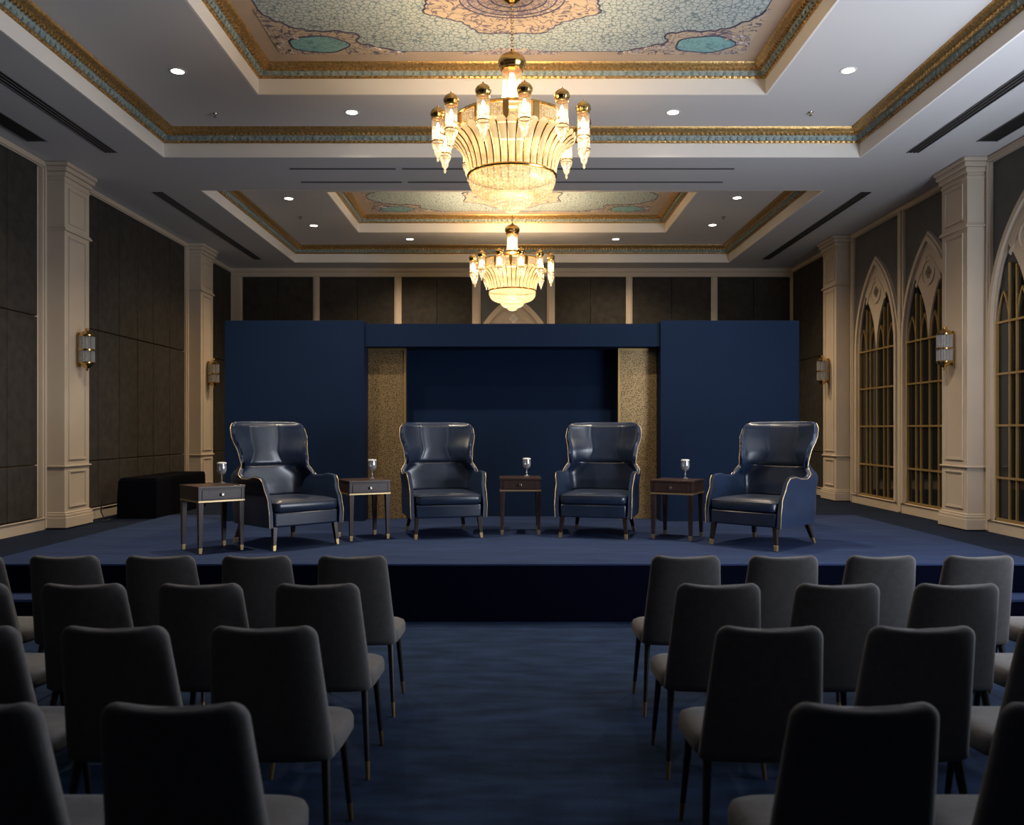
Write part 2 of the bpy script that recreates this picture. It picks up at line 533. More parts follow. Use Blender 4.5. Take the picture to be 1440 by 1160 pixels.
# scalloped edge of a corner cartouche in metres from the corner of the painted panel (a along the long side, b along the short one)
CART = [(1.44, 0.23), (1.36, 0.245), (1.29, 0.30), (1.20, 0.335), (1.16, 0.33), (1.10, 0.41), (1.02, 0.40), (0.985, 0.50), (1.03, 0.52), (1.04, 0.60), (0.99, 0.66),
        (0.93, 0.64), (0.88, 0.685), (0.79, 0.70), (0.70, 0.665), (0.63, 0.70), (0.56, 0.68), (0.53, 0.74), (0.46, 0.73), (0.40, 0.79), (0.36, 0.87),
        (0.30, 0.88), (0.27, 0.97), (0.23, 0.99), (0.21, 1.10)]

for ti, (hx, y0, y1, gx, g0, g1) in enumerate(TRAYS):
    f = MB()
    rect_ring(f, hx, y0, y1, [(0.004, ZS - .001), (0.004, ZS + 0.17), (-0.03, ZS + 0.17)])
    rect_ring(f, hx, y0, y1, [(0.004, ZS - .001), (-0.02, ZS - .001)])
    f.build('tray_fascia', M['fascia'], ceil, smooth=False)
    cornice(hx, y0, y1, ZS + 0.165, ZT)
    t = MB()
    slab_with_hole(t, -hx - .1, hx + .1, y0 - .1, y1 + .1, gx, g0, g1, ZT, 0.05)
    t.build('tray_ceiling', M['plaster'], ceil, smooth=False)
    f = MB()
    rect_ring(f, gx, g0, g1, [(0.004, ZT - .001), (0.004, ZT + 0.17), (-0.03, ZT + 0.17)])
    rect_ring(f, gx, g0, g1, [(0.004, ZT - .001), (-0.02, ZT - .001)])
    f.build('inner_fascia', M['fascia'], ceil, smooth=False)
    cornice(gx, g0, g1, ZT + 0.165, ZP)
    MB().box(-gx - .1, gx + .1, g0 - .1, g1 + .1, ZP, ZP + .05).build('painted_border', M['paint_plain'], ceil, smooth=False)
    # painted field
    px, p0, p1 = gx - .17, g0 + .17, g1 - .17          # visible painted rectangle
    u = up(ZP)
    MB().prism([(-px + .20, p0 + .23), (px - .20, p0 + .23), (px - .20, p1 - .23), (-px + .20, p1 - .23)], 0.0005, 0.003, u).build('painted_field', M['paint_field'], ceil, smooth=False)
    yc = (p0 + p1) / 2
    ln = MB()
    fr = [(-px + .20, p0 + .23), (px - .20, p0 + .23), (px - .20, p1 - .23), (-px + .20, p1 - .23)]
    fr2 = [(-px + .208, p0 + .238), (px - .208, p0 + .238), (px - .208, p1 - .238), (-px + .208, p1 - .238)]
    ln.band(fr, fr2, 0.003, 0.005, u, closed=True)
    # corner cartouches with a navy outline and a teal oval
    for sx in (-1, 1):
        for sy in (-1, 1):
            def w(a, b): return (sx * (px - a), (yc + sy * ((p1 - p0) / 2 - b)))
            edge = [w(*p) for p in smooth_line(CART, False, 1)]
            body = edge + [w(.16, 1.10), w(.16, .17), w(1.44, .17)]
            MB().prism(body, 0.003, 0.007, u).build('corner_cartouche', M['paint_beige'], ceil, smooth=False)
            e2 = [(p[0] - sx * .0, p[1]) for p in edge]
            off = []
            for i, p in enumerate(edge):
                q0, q1 = edge[max(i - 1, 0)], edge[min(i + 1, len(edge) - 1)]
                d = Vector((q1[0] - q0[0], q1[1] - q0[1])).normalized()
                nn = Vector((-d.y, d.x)) * 0.018 * (1 if sx * sy > 0 else -1)
                off.append((p[0] + nn.x, p[1] + nn.y))
            ln.band(edge, off, 0.004, 0.009, u)
            c = w(.60, .40)
            MB().prism(oval(c[0], c[1], .28, .165, 40, .05, 5), 0.007, 0.010, u).build('teal_oval', M['paint_teal'], ceil, smooth=False)
            ln.band(oval(c[0], c[1], .285, .17, 40, .05, 5), oval(c[0], c[1], .30, .185, 40, .05, 5), 0.007, 0.011, u, closed=True)
            # leafy curls beside the oval
            fl_ = MB()
            for (a, b, r1, r2, a0, a1) in ((.30, .50, .13, .10, 0.2, 4.2), (.25, .36, .10, .09, 1.0, 5.0), (.36, .24, .10, .05, 2.2, 6.6), (1.02, .30, .18, .07, -0.4, 2.8), (1.28, .22, .11, .035, -.2, 3.6)):
                pts = []
                for i in range(13):
                    tt = a0 + (a1 - a0) * i / 12; k_ = 1 - .55 * i / 12
                    q = w(a + r1 * k_ * cos(tt), b + r2 * k_ * sin(tt)); pts.append((q[0], q[1], ZP - .009))
                fl_.tube(pts, [.016 * (1 - .6 * i / 12) for i in range(13)], 6)
            fl_.build('scroll_relief', M['paint_lace'], ceil)
    # middle pieces of the long sides
    for sy in (-1, 1):
        body = []
        for a, b in [(-.50, .17), (-.46, .215), (-.36, .225), (-.28, .255), (-.20, .26), (-.14, .30), (0, .315), (.14, .30), (.20, .26), (.28, .255), (.36, .225), (.46, .215), (.50, .17)]:
            body.append((a, yc + sy * ((p1 - p0) / 2 - b)))
        MB().prism(body, 0.003, 0.008, u).build('side_cartouche', M['paint_lace'], ceil, smooth=False)
    # central medallion: an eight-sided star with toothed edges and an oval rose
    star = []
    R0, R1 = (.98, .64), None
    corners = [(-.30, -.64), (.30, -.64), (.46, -.42), (.80, -.25), (.74, 0), (.80, .25), (.46, .42), (.30, .64), (-.30, .64), (-.46, .42), (-.80, .25), (-.74, 0), (-.80, -.25), (-.46, -.42)]
    for i, p in enumerate(corners):
        q = corners[(i + 1) % len(corners)]
        n = 6
        for j in range(n):
            t0 = j / n
            dx, dy = q[0] - p[0], q[1] - p[1]
            L = sqrt(dx * dx + dy * dy)
            o_ = 0.013 * (1 if j % 2 else -0.4)
            star.append((p[0] + dx * t0 + dy / L * o_, yc + p[1] + dy * t0 - dx / L * o_))
    star2 = [(p[0] * 1.02, yc + (p[1] - yc) * 1.028) for p in star]
    MB().prism(star, 0.003, 0.008, u).build('medallion', M['paint_beige'], ceil, smooth=False)
    ln.band(star, star2, 0.003, 0.010, u, closed=True)
    MB().prism(oval(0, yc, .46, .33, 48), 0.008, 0.012, u).build('medallion_rose', M['paint_lace'], ceil, smooth=False)
    for r1, r2 in ((.46, .33), (.39, .28), (.30, .21), (.18, .13)):
        ln.band(oval(0, yc, r1, r2, 48), oval(0, yc, r1 + .012, r2 + .012, 48), 0.008, 0.015, u, closed=True)
    ln.build('painted_outline', M['paint_blue'], ceil, smooth=False)

# ------------------------------------------------------------------ walls
def wall_map_side(sx):
    """(along = y, up = z, n = out of the wall into the room)"""
    return lambda a, b, n: (sx * (XW - n), a, b)
def wall_map_back():
    return lambda a, b, n: (a, YB - n, b)

def fbox(mb, fn, a0, a1, b0, b1, n0, n1):
    P = [fn(a, b, n) for n in (n0, n1) for a, b in ((a0, b0), (a1, b0), (a1, b1), (a0, b1))]
    return mb.add(P, [(0, 1, 2, 3), (7, 6, 5, 4), (0, 4, 5, 1), (1, 5, 6, 2), (2, 6, 7, 3), (3, 7, 4, 0)])

def frame_strip(mb, fn, a0, a1, b0, b1, n0, n1, w):
    """picture-frame moulding"""
    fbox(mb, fn, a0, a1, b0, b0 + w, n0, n1); fbox(mb, fn, a0, a1, b1 - w, b1, n0, n1)
    fbox(mb, fn, a0, a0 + w, b0 + w, b1 - w, n0, n1); fbox(mb, fn, a1 - w, a1, b0 + w, b1 - w, n0, n1)

walls = {}
w_ = MB().box(-XW - .3, -XW, YN - .3, YB + .3, -.1, ZS).build('wall_left', M['cream'], smooth=False)
walls['left'] = tag(w_, 'wall of tall charcoal padded panels between cream pilasters', 'wall', kind='structure')
w_ = MB().box(XW, XW + .3, YN - .3, YB + .3, -.1, ZS).build('wall_right', M['cream'], smooth=False)
walls['right'] = tag(w_, 'cream wall with pointed arch windows between pilasters', 'wall', kind='structure')
w_ = MB().box(-XW, XW, YB, YB + .3, -.1, ZS).build('wall_back', M['cream'], smooth=False)
walls['back'] = tag(w_, 'far wall of dark panels in cream framing behind the backdrop', 'wall', kind='structure')
w_ = MB().box(-XW, XW, YN - .3, YN, -.1, ZS).build('wall_front', M['fabric_wall'], smooth=False)
walls['front'] = tag(w_, 'plain dark wall behind the audience', 'wall', kind='structure')

LV = [0.66, 1.29, 3.055, 4.862]
def padded_bay(wall, fn, cuts, mname='fabric_wall'):
    b = MB(); fbox(b, fn, cuts[0], cuts[-1], LV[0], LV[-1], 0.002, 0.012)
    b.build('seam_backing', M['seam'], wall, smooth=False)
    for a0, a1 in zip(cuts, cuts[1:]):
        for z0, z1 in zip(LV, LV[1:]):
            p = MB(); fbox(p, fn, a0 + .004, a1 - .004, z0 + .005, z1 - .005, 0.012, 0.05)
            p.build('padded_panel', M[mname], wall, smooth=False, bevel=0.012, bseg=2)

def bay_frame(wall, fn, a0, a1, w=0.085, n=0.075, base=True):
    f = MB()
    for d, k, nn in ((0, w, n * .72), (w * .35, w * .4, n)):
        fbox(f, fn, a0 + d, a0 + d + k, ST, ZS, 0, nn); fbox(f, fn, a1 - d - k, a1 - d, ST, ZS, 0, nn)
        fbox(f, fn, a0 + d, a1 - d, ZS - .085 + d * .4, ZS - d * .3, 0, nn)
    if base:
        fbox(f, fn, a0, a1, 0, LV[0] - .004, 0, n * .8)
        fbox(f, fn, a0, a1, LV[0] - .02, LV[0] - .004, 0, n)
    f.build('bay_frame', M['cream'], wall, smooth=False, bevel=0.006)

fl_m = wall_map_side(-1)
padded_bay(walls['left'], fl_m, [6.5, 7.12, 7.72, 8.32, 8.92, 9.52, 10.13]); bay_frame(walls['left'], fl_m, 6.4, 10.32)
padded_bay(walls['left'], fl_m, [11.02, 11.61, 12.24, 12.84, 13.40, 14.04, 14.68]); bay_frame(walls['left'], fl_m, 10.93, 14.84)
padded_bay(walls['left'], fl_m, [15.52, 16.08, 16.62, 17.11]); bay_frame(walls['left'], fl_m, 15.42, 17.2)
padded_bay(walls['left'], fl_m, [-3.0, -1.5, 0.0, 1.4, 2.7, 4.0, 5.7])
fr_m = wall_map_side(1)
padded_bay(walls['right'], fr_m, [14.95, 15.52, 16.08, 16.62, 17.11]); bay_frame(walls['right'], fr_m, 14.84, 17.2)
padded_bay(walls['right'], fr_m, [-3.0, -1.5, 0.0, 1.4])

# back wall: cream mullions from the photo, dark boards between
fb = wall_map_back()
xs = [(-5.68, -5.42), (-4.00, -3.87), (-2.365, -2.22), (-0.80, -0.63), (0.70, 0.86), (2.29, 2.42), (4.0, 4.13), (5.59, 5.68)]
for (a, b), (c, d) in zip(xs, xs[1:]):
    mid = (b + c) / 2
    centre = abs(mid) < .3
    for q0, q1 in (((b, mid), (mid, c)) if not centre else ((b, c),)):
        p = MB(); fbox(p, fb, q0 + .004, q1 - .004, 0.7, 4.80, 0.01, 0.04)
        p.build('padded_panel', M['fabric_upper' if centre else 'fabric_wall'], walls['back'], smooth=False, bevel=.008)
for a, b in xs:
    p = MB(); fbox(p, fb, a, b, .4, ZS, 0, .06); fbox(p, fb, a + .03, b - .03, .4, ZS, .06, .08)
    p.build('mullion', M['cream'], walls['back'], smooth=False, bevel=.006)
p = MB(); fbox(p, fb, -5.68, 5.68, 4.77, ZS, 0, .09); fbox(p, fb, -5.68, 5.68, 4.86, ZS, .09, .13)
p.build('cornice', M['cream'], walls['back'], smooth=False, bevel=.01)

# ------------------------------------------------------------------ pilasters
def pilaster(sx, y0, n_):
    o = empty('pilaster', (sx * XW, y0, ST), label='cream panelled pilaster on the %s wall, %s' % (('left' if sx < 0 else 'right'), n_), cat='pilaster', kind='structure')
    D, W = XW - XP, 0.60
    fn = lambda a, b, n: (-sx * n, a, b)           # local: origin at the wall face
    s = MB()
    fbox(s, fn, 0.0, W, 0, ZS - ST, -.02, D)
    s.build('shaft', M['cream'], o, smooth=False, bevel=.004)
    k = MB()                                         # base mouldings
    for z0, z1, e in ((0, .13, .035), (.13, .165, .028), (.165, .19, .014)):
        fbox(k, fn, -e, W + e, z0, z1, 0, D + e)
    k.build('base_moulding', M['cream'], o, smooth=False, bevel=.008)
    k = MB()
    for z0, z1, e in ((.735, .755, .022), (3.60, 3.625, .028), (3.625, 3.645, .016)):
        fbox(k, fn, -e, W + e, z0, z1, 0, D + e)
    k.build('band_moulding', M['cream'], o, smooth=False, bevel=.006)
    k = MB()
    zt = ZS - ST
    for z0, z1, e in ((zt - .24, zt - .21, .012), (zt - .17, zt - .11, .03), (zt - .11, zt - .05, .055), (zt - .05, zt - .002, .075)):
        fbox(k, fn, -e, W + e, z0, z1, 0, D + e)
    k.build('capital', M['cream'], o, smooth=False, bevel=.012)
    k = MB()
    for z0, z1 in ((.24, .69), (.82, 3.55), (3.70, 4.14)):
        frame_strip(k, fn, .09, W - .09, z0, z1, D, D + .014, .022)
        frame_strip(k, fn, .112, W - .112, z0 + .022, z1 - .022, D, D + .007, .012)
    k.build('panel_moulding', M['cream'], o, smooth=False, bevel=.004)
    return o

pilaster(-1, 10.32, 'nearer one')
pilaster(-1, 14.84, 'farther one')
pilaster(1, 10.14, 'nearer one')
pilaster(1, 14.24, 'farther one')

# ------------------------------------------------------------------ lancet windows
def arch_curve(w, h, z0, n=18):
    """pointed arch outline from the left springing over the apex to the right"""
    R = (w * w + h * h) / (2 * w)
    a1 = math.asin(h / R)
    L = [(R - w - R * cos(a1 * i / n), z0 + R * sin(a1 * i / n)) for i in range(n + 1)]
    return [(x, z) for x, z in L] + [(-x, z) for x, z in reversed(L[:-1])]

def half_width(w, h, dz):
    R = (w * w + h * h) / (2 * w)
    return sqrt(max(0, R * R - dz * dz)) - (R - w)

def lancet(name, fn0, c, label, W=0.65, low=0.66, bars=True):
    """fn0(along, up, n); c = centre along the wall"""
    fn = lambda a, b, n: fn0(c + a, b, n)
    o = bpy.data.objects.new(name, None); COL.objects.link(o)
    tag(o, label, 'window', kind='structure')
    SP, AH = 2.95, 1.27
    inner = [(-W, low)] + arch_curve(W, AH, SP) + [(W, low)]
    def off(e, de):
        return [(-W - e, low - de)] + arch_curve(W + e, AH + e * 1.35, SP) + [(W + e, low - de)]
    f = MB()
    f.band(inner, off(.035, 0), 0.0, .045, fn)
    f.band(off(.035, 0), off(.095, 0), 0.0, .085, fn)
    f.band(off(.095, 0), off(.13, 0), 0.0, .060, fn)
    f.build('arch_frame', M['cream'], o, angle=40)
    g = MB(); g.prism(inner, .012, .018, fn); g.build('glass_pane', M['dark_glass'], o, smooth=False)
    # tracery plate: head of the arch above two sub-lancets
    dz = .87
    xa = half_width(W, AH, dz)
    main = [p for p in arch_curve(W, AH, SP, 40) if p[1] >= SP + dz]
    def sub(sgn):
        L = []
        n = 14
        for i in range(n + 1):
            t = i / n
            # arc bowing outward from the plate tip (0, SP) to (sgn*xa, SP+dz)
            x = sgn * xa * t; z = SP + dz * t
            b = .085 * sin(pi * t)
            nx, nz = dz, -xa
            l = sqrt(nx * nx + nz * nz)
            L.append((x - sgn * b * nx / l * 1.0, z - b * nz / l))
        return L
    plate = [(-xa, SP + dz)] + main + [(xa, SP + dz)] + list(reversed(sub(1)))[1:] + sub(-1)[1:-1]
    # keep the plate tip blunt
    t = MB(); t.prism(plate, .018, .048, fn); t.build('tracery_plate', M['cream'], o, smooth=False, bevel=.004)
    r = MB()
    cz = 3.84 if bars else 3.93
    r.band(oval(0, cz, .155, .155, 32), oval(0, cz, .18, .18, 32), .048, .062, fn, closed=True)
    inn = arch_curve(W - .07, AH - .12, SP, 30)
    k1 = [p for p in inn if p[1] >= 3.70 and p[0] < -.02]; k2 = [p for p in inn if p[1] >= 3.70 and p[0] > .02]
    for k in (k1, k2):
        r.band(k, [(p[0] * .90, p[1] - .03) for p in k], .048, .060, fn)
    r.build('tracery_moulding', M['cream'], o, angle=40)
    q = MB()
    for k in range(4):
        a = pi / 2 * k
        q.prism(oval(.045 * cos(a), cz + .045 * sin(a), .042, .042, 16), .048, .051, fn)
    q.build('quatrefoil', M['relief' if bars else 'fascia'], o, smooth=False)
    if bars:
        b = MB()
        nb = .040
        def bar(p, q_, s=.011, n1=nb):
            p, q_ = Vector((p[0], p[1])), Vector((q_[0], q_[1]))
            d = (q_ - p).normalized(); nn = Vector((-d.y, d.x)) * s
            b.prism([tuple(p - nn), tuple(q_ - nn), tuple(q_ + nn), tuple(p + nn)], .018, n1, fn)
        for z in (2.95, 2.355, 1.76, 1.155):
            bar((-W, z), (W, z), .012, .046)
        bar((-W, low + .012), (W, low + .012), .016, .05)
        for sx in (-1, 1):
            bar((sx * (W - .014), low), (sx * (W - .014), SP), .013, .05)
            for e in (.245, .385):
                top = SP + .66 if e == .385 else SP + .62
                bar((sx * e, low), (sx * e, top), .0105)
        bar((0, low), (0, SP), .0105)
        # small pointed arches standing on the upper bar
        for sx in (-1, 1):
            for a0, a1 in ((.03, .245), (.385, .62)):
                ww = (a1 - a0) / 2; cc = sx * (a0 + a1) / 2
                L = [(cc + x, z) for x, z in arch_curve(ww, .36, SP, 8)]
                L2 = [(cc + x, z) for x, z in arch_curve(ww - .018, .335, SP, 8)]
                b.band(L2, L, .018, .038, fn)
        b.build('glazing_bars', M['window_brass'], o, smooth=False)
    return o

def dark_bay_right(a0, a1, posts):
    p = MB(); fbox(p, fr_m, a0, a1, 2.6, LV[-1], 0, .010)
    p.build('grey_panel', M['fabric_upper'], walls['right'], smooth=False)
    bay_frame(walls['right'], fr_m, a0 - .08, a1 + .08, w=.085, n=.07)
    for c in posts:
        p = MB(); fbox(p, fr_m, c - .085, c + .085, ST, ZS - .06, 0, .05); fbox(p, fr_m, c - .045, c + .045, ST, ZS - .06, .05, .075)
        p.build('window_post', M['cream'], walls['right'], smooth=False, bevel=.006)

dark_bay_right(10.83, 14.10, [12.37])
dark_bay_right(6.95, 10.06, [8.47])
lancet('window_1', fr_m, 13.20, 'tall pointed arch window with brass bars, beside the farther pilaster')
lancet('window_2', fr_m, 11.54, 'tall pointed arch window with brass bars, partly behind the nearer pilaster')
lancet('window_3', fr_m, 9.30, 'tall pointed arch window with brass bars cut by the picture edge')
lancet('window_4', fb, 0.03, 'pointed arch head above the backdrop on the far wall', W=.74, low=2.4, bars=False)

# ------------------------------------------------------------------ backdrop
bd = empty('stage_backdrop', (0, 11.1, ST), label='navy fabric stage backdrop with two gold perforated strips', cat='backdrop')
k = 11.1 / F
wl = [(-3.737, -1.924), (1.933, 3.737)]
for a, b in wl:
    MB().box(a, b, 0, .5, 0.002, 2.61).build('wing_board', M['blue_wall'], bd, smooth=False, bevel=.004)
MB().box(-1.924 + .002, 1.933 - .002, .06, .5, 2.275, 2.575).build('header_board', M['blue_wall'], bd, smooth=False, bevel=.004)
for a, b in ((-1.924 + .002, -1.43), (1.43, 1.933 - .002)):
    g = MB(); g.box(a, b, .30, .34, 0.002, 2.274)
    go = g.build('gold_panel', M['perforated'], bd, smooth=False)
    e = -1.43 if a < 0 else 1.43
    s = -1 if a < 0 else 1
    MB().box(e - .014, e + .014, .285, .36, 0.002, 2.274).build('gold_edging', M['gold_edge'], bd, smooth=False)
    MB().box(a, b, .288, .299, 2.25, 2.274).build('gold_edging', M['gold_edge'], bd, smooth=False)
MB().box(-1.95, 1.95, .62, .70, 0.002, 2.60).build('centre_board', M['blue_wall'], bd, smooth=False)
for sx in (-1, 1):
    MB().box(sx * 1.417, sx * 1.432, .361, .619, 0.002, 2.274).build('return_board', M['blue_wall'], bd, smooth=False)

# ------------------------------------------------------------------ wing armchair
def make_wing_chair():
    root = empty('wing_armchair', (0, 0, 0), cat='armchair', group='wing armchairs on the stage')
    ZB = .225
    def wid(z): return sinterp([(.2, .418), (.36, .424), (.55, .422), (.71, .438), (.83, .380), (.93, .392), (1.13, .444), (1.20, .444), (1.265, .424)], z)
    def yb(z): return interp([(.2, .44), (.6, .47), (1.26, .58)], z)
    def yfront(z): return sinterp([(.2, -.40), (.36, -.40), (.47, -.375), (.62, -.30), (.71, -.275), (.9, -.27)], z)
    def ztop(s):
        a = abs(s)
        return sinterp([(0, 1.262), (.50, 1.262), (.545, 1.257), (.568, 1.243), (.586, 1.205), (.598, 1.13), (.608, 1.02), (.620, .90), (.638, .79), (.67, .725), (.72, .690), (.80, .693), (.92, .716), (1.0, .708)], a)
    def plan(s, z):
        a = abs(s); sg = 1 if s >= 0 else -1
        u = a / .6
        # upper part: shallow curve with wings turned outward and forward
        w = wid(z)
        reach = interp([(.6, .30), (.85, .27), (1.26, .20)], z)
        hx_, hy_ = w * min(u, 1.12) ** 0.95, yb(z) - reach * min(u, 1.12) ** 2.6
        # lower part: U-shaped tub
        if a <= .6:
            th = u * pi / 2
            lx, ly = wid(z) * sin(th) ** .5, yb(z) - .20 * (1 - max(cos(th), 0) ** .5)
        else:
            v = (a - .6) / .4
            lx, ly = wid(z), lerp(yb(z) - .20, yfront(z), v)
        b = sstep(.66, .98, z)
        return sg * lerp(lx, hx_, b), lerp(ly, hy_, b)
    ss = [i / 24 * .54 for i in range(25)] + [.54 + .16 * i / 40 for i in range(1, 41)] + [.70 + .30 * i / 16 for i in range(1, 17)]
    ss = [-x for x in reversed(ss[1:])] + ss
    NT = 26
    grid = []
    for s in ss:
        zt = ztop(s)
        grid.append([(plan(s, lerp(ZB, zt, t / NT)) + (lerp(ZB, zt, t / NT),)) for t in range(NT + 1)])
    nS = len(ss)
    # outer and inner skins
    import numpy as np
    G = np.array(grid)
    du = np.gradient(G, axis=0); dv = np.gradient(G, axis=1)
    N = np.cross(du, dv); N /= (np.linalg.norm(N, axis=2, keepdims=True) + 1e-9)
    # make sure the normal points outwards (away from the seat)
    cen = np.array([0, -.1, .7])
    mid = nS // 2
    if N[mid, NT // 2].dot(np.array([0, 1, 0])) < 0: N = -N
    TH = 0.040
    th = np.full((nS, NT + 1, 1), TH)
    inner = G - N * th
    mb = MB()
    # closed cross-section loops per column: outer bottom->top, rounded rim, inner top->bottom
    loops = []
    for i in range(nS):
        o_, in_ = G[i], inner[i]
        top_o, top_i = o_[-1], in_[-1]
        upv = (o_[-1] - o_[-2]); upv = upv / (np.linalg.norm(upv) + 1e-9)
        L = [tuple(p) for p in o_]
        for k_ in range(1, 5):
            a = pi * k_ / 5
            c = (top_o + top_i) / 2; h = (top_o - top_i) / 2
            L.append(tuple(c + h * cos(a) + upv * .014 * sin(a)))
        L += [tuple(p) for p in in_[::-1]]
        loops.append(L)
    mb.loft(loops, True, True)
    shell = mb.build('shell', M['leather_side'], root, angle=60)
    # gold piping round the outer edge of wings and arms, down to the legs
    pts = [tuple(G[i][-1] + N[i][-1] * .003) for i in range(nS)]
    left = [tuple(G[0][t] + N[0][t] * .002 + np.array([0, -.004, 0])) for t in range(0, NT, 2)]
    right = [tuple(G[-1][t] + N[-1][t] * .002 + np.array([0, -.004, 0])) for t in range(0, NT, 2)]
    MB().tube(left + pts + right[::-1], .0046, 6).build('piping', M['piping'], root, angle=80)
    # front apron and bottom deck
    ap = MB()
    L0 = []
    for k_ in range(17):
        x = lerp(-.362, .362, k_ / 16)
        L0.append((x, -.395 - .018 * (1 - (x / .37) ** 2)))
    outl = L0 + [(.36, .30), (.25, .40), (-.25, .40), (-.36, .30)]
    ap.prism(outl, .228, .372, lambda a, b, n: (a, b, n))
    ap.build('seat_base', M['leather'], root, bevel=.018, bseg=3, angle=50)
    # seat cushion with a crowned top and boxed edge
    cu = MB()
    loops = []
    def cush(e, z, crown=0):
        L = []
        hw, y0_, y1_ = .366 - e, -.415 + e, .32 - e
        r = .06
        for cx, cy, a0 in ((hw - r, y1_ - r, 0), (-hw + r, y1_ - r, pi / 2), (-hw + r, y0_ + r, pi), (hw - r, y0_ + r, 1.5 * pi)):
            for k_ in range(7):
                a = a0 + pi / 2 * k_ / 6
                x, y = cx + r * cos(a), cy + r * sin(a)
                if y < -.2: y -= .018 * (1 - (x / hw) ** 2)
                L.append((x, y, z))
        return L
    for e, z in ((.04, .374), (.012, .378), (.0, .392), (.0, .455), (.004, .462), (-.004, .466), (.006, .472), (.03, .484), (.09, .497), (.17, .505), (.26, .508)):
        loops.append(cush(e, z))
    cu.loft(loops)
    cu.build('seat_cushion', M['leather'], root, angle=50)
    # upper back pad with two upright seams; lower back pad below the tuck
    def pad(name, z0, z1, f, bulge, seams, base_off):
        nu, nv = 48, 22
        rows = []
        for j in range(nv + 1):
            v = j / nv; z = lerp(z0, z1, v); row = []
            for i in range(nu + 1):
                u = -1 + 2 * i / nu
                s = u * f * .6
                x, y = plan(s, z)
                x2, y2 = plan(s + .004, z); x1, y1 = plan(s - .004, z)
                t = Vector((x2 - x1, y2 - y1)).normalized(); nrm = Vector((t.y, -t.x))
                ed = min(1, (1 - abs(u)) / .38); ev = min(1, v / .09, (1 - v) / .06)
                th_ = base_off + bulge * (sqrt(max(0, 1 - (1 - ed) ** 2))) * sqrt(max(0, 1 - (1 - ev) ** 2)) * (1 - .25 * u * u)
                if seams:
                    for sc in (-.40, .40):
                        th_ -= .014 * math.exp(-((u - sc) / .020) ** 2) * ev
                row.append((x + nrm.x * th_, y + nrm.y * th_, z))
            rows.append(row)
        m_ = MB()
        n = nu + 1
        vs = [p for r in rows for p in r]
        back = [(p[0] * .97, p[1] + .03, p[2]) for p in vs]
        m_.add(vs, [(j * n + i, j * n + i + 1, (j + 1) * n + i + 1, (j + 1) * n + i) for j in range(nv) for i in range(nu)])
        return m_.build(name, M['leather'], root, angle=70, recalc=False)
    pad('back_cushion', .80, 1.258, .985, .040, True, .037)
    pad('lumbar_cushion', .47, .815, .90, .022, False, .037)
    # legs
    for sx in (-1, 1):
        for fy in (-1, 1):
            if fy < 0:
                a, b = (sx * .345, -.36, .235), (sx * .365, -.385, .0)
            else:
                a, b = (sx * .30, .37, .24), (sx * .345, .465, .0)
            def P(t): return tuple(lerp(a[q], b[q], t) for q in range(3))
            l = MB().leg(P(0), P(.76), .036, .026).build('leg', M['leg_wood'], root, smooth=False, bevel=.004)
            MB().leg(P(.76), P(1.0), .0268, .0215).build('brass_tip', M['tip'], l, smooth=False, bevel=.003)
    return root

wc = make_wing_chair()
GW = 'wing armchairs on the stage'
spots = [(-2.35, 8.90, 45, 'navy leather wing armchair with brass-tipped legs, leftmost of the four on the stage'),
         (-0.79, 9.70, 15, 'navy leather wing armchair, second from left, before the left gold strip'),
         (0.985, 9.70, -15, 'navy leather wing armchair, third from left, before the right gold strip'),
         (2.60, 8.88, -45, 'navy leather wing armchair with bright side, rightmost of the four on the stage')]
for i, (x, y, a, lab) in enumerate(spots):
    if i == 0:
        wc.location = (x, y, ST + .001); wc.rotation_euler = (0, 0, radians(a)); wc['label'] = lab
    else:
        dup(wc, (x, y, ST + .001), radians(a), lab, GW)

# ------------------------------------------------------------------ side tables
def make_table():
    root = empty('side_table', cat='side table', group='side tables on the stage')
    h = .23
    MB().box(-h - .008, h + .008, -h - .008, h + .008, .622, .645).build('table_top', M['table_top'], root, smooth=False, bevel=.004)
    b = MB(); b.box(-h, h, -h + .012, h, .508, .621); b.box(-h, -h + .03, -h, -h + .012, .508, .621); b.box(h - .03, h, -h, -h + .012, .508, .621)
    b.box(-h + .03, h - .03, -h, -h + .012, .611, .621); b.box(-h + .03, h - .03, -h, -h + .012, .508, .514)
    b.build('case', M['table_wood'], root, smooth=False)
    d = MB().box(-h + .034, h - .034, -h - .002, -h + .011, .517, .608).build('drawer', M['table_wood'], root, smooth=False, bevel=.003)
    kn = MB(); kn.box(-.013, .013, -h - .028, -h - .016, .549, .575); kn.lathe([(.006, 0), (.006, .014)], 10); 
    kn = MB(); kn.box(-.014, .014, -h - .030, -h - .017, .548, .576); kn.box(-.006, .006, -h - .017, -h - .002, .556, .568)
    kn.build('knob', M['steel'], d, smooth=False, bevel=.004)
    MB().box(-h - .004, h + .004, -h - .004, h + .004, .490, .507).build('gold_strip', M['gold_strip'], root, smooth=False, bevel=.002)
    for sx in (-1, 1):
        for sy in (-1, 1):
            a, b_ = (sx * (h - .026), sy * (h - .026), .489), (sx * (h - .022), sy * (h - .022), 0)
            def P(t): return tuple(lerp(a[q], b_[q], t) for q in range(3))
            l = MB().leg(P(0), P(.89), .037, .025).build('leg', M['table_wood'], root, smooth=False, bevel=.003)
            MB().leg(P(.89), P(1), .0258, .021).build('brass_tip', M['tip'], l, smooth=False, bevel=.002)
    return root
tb = make_table()
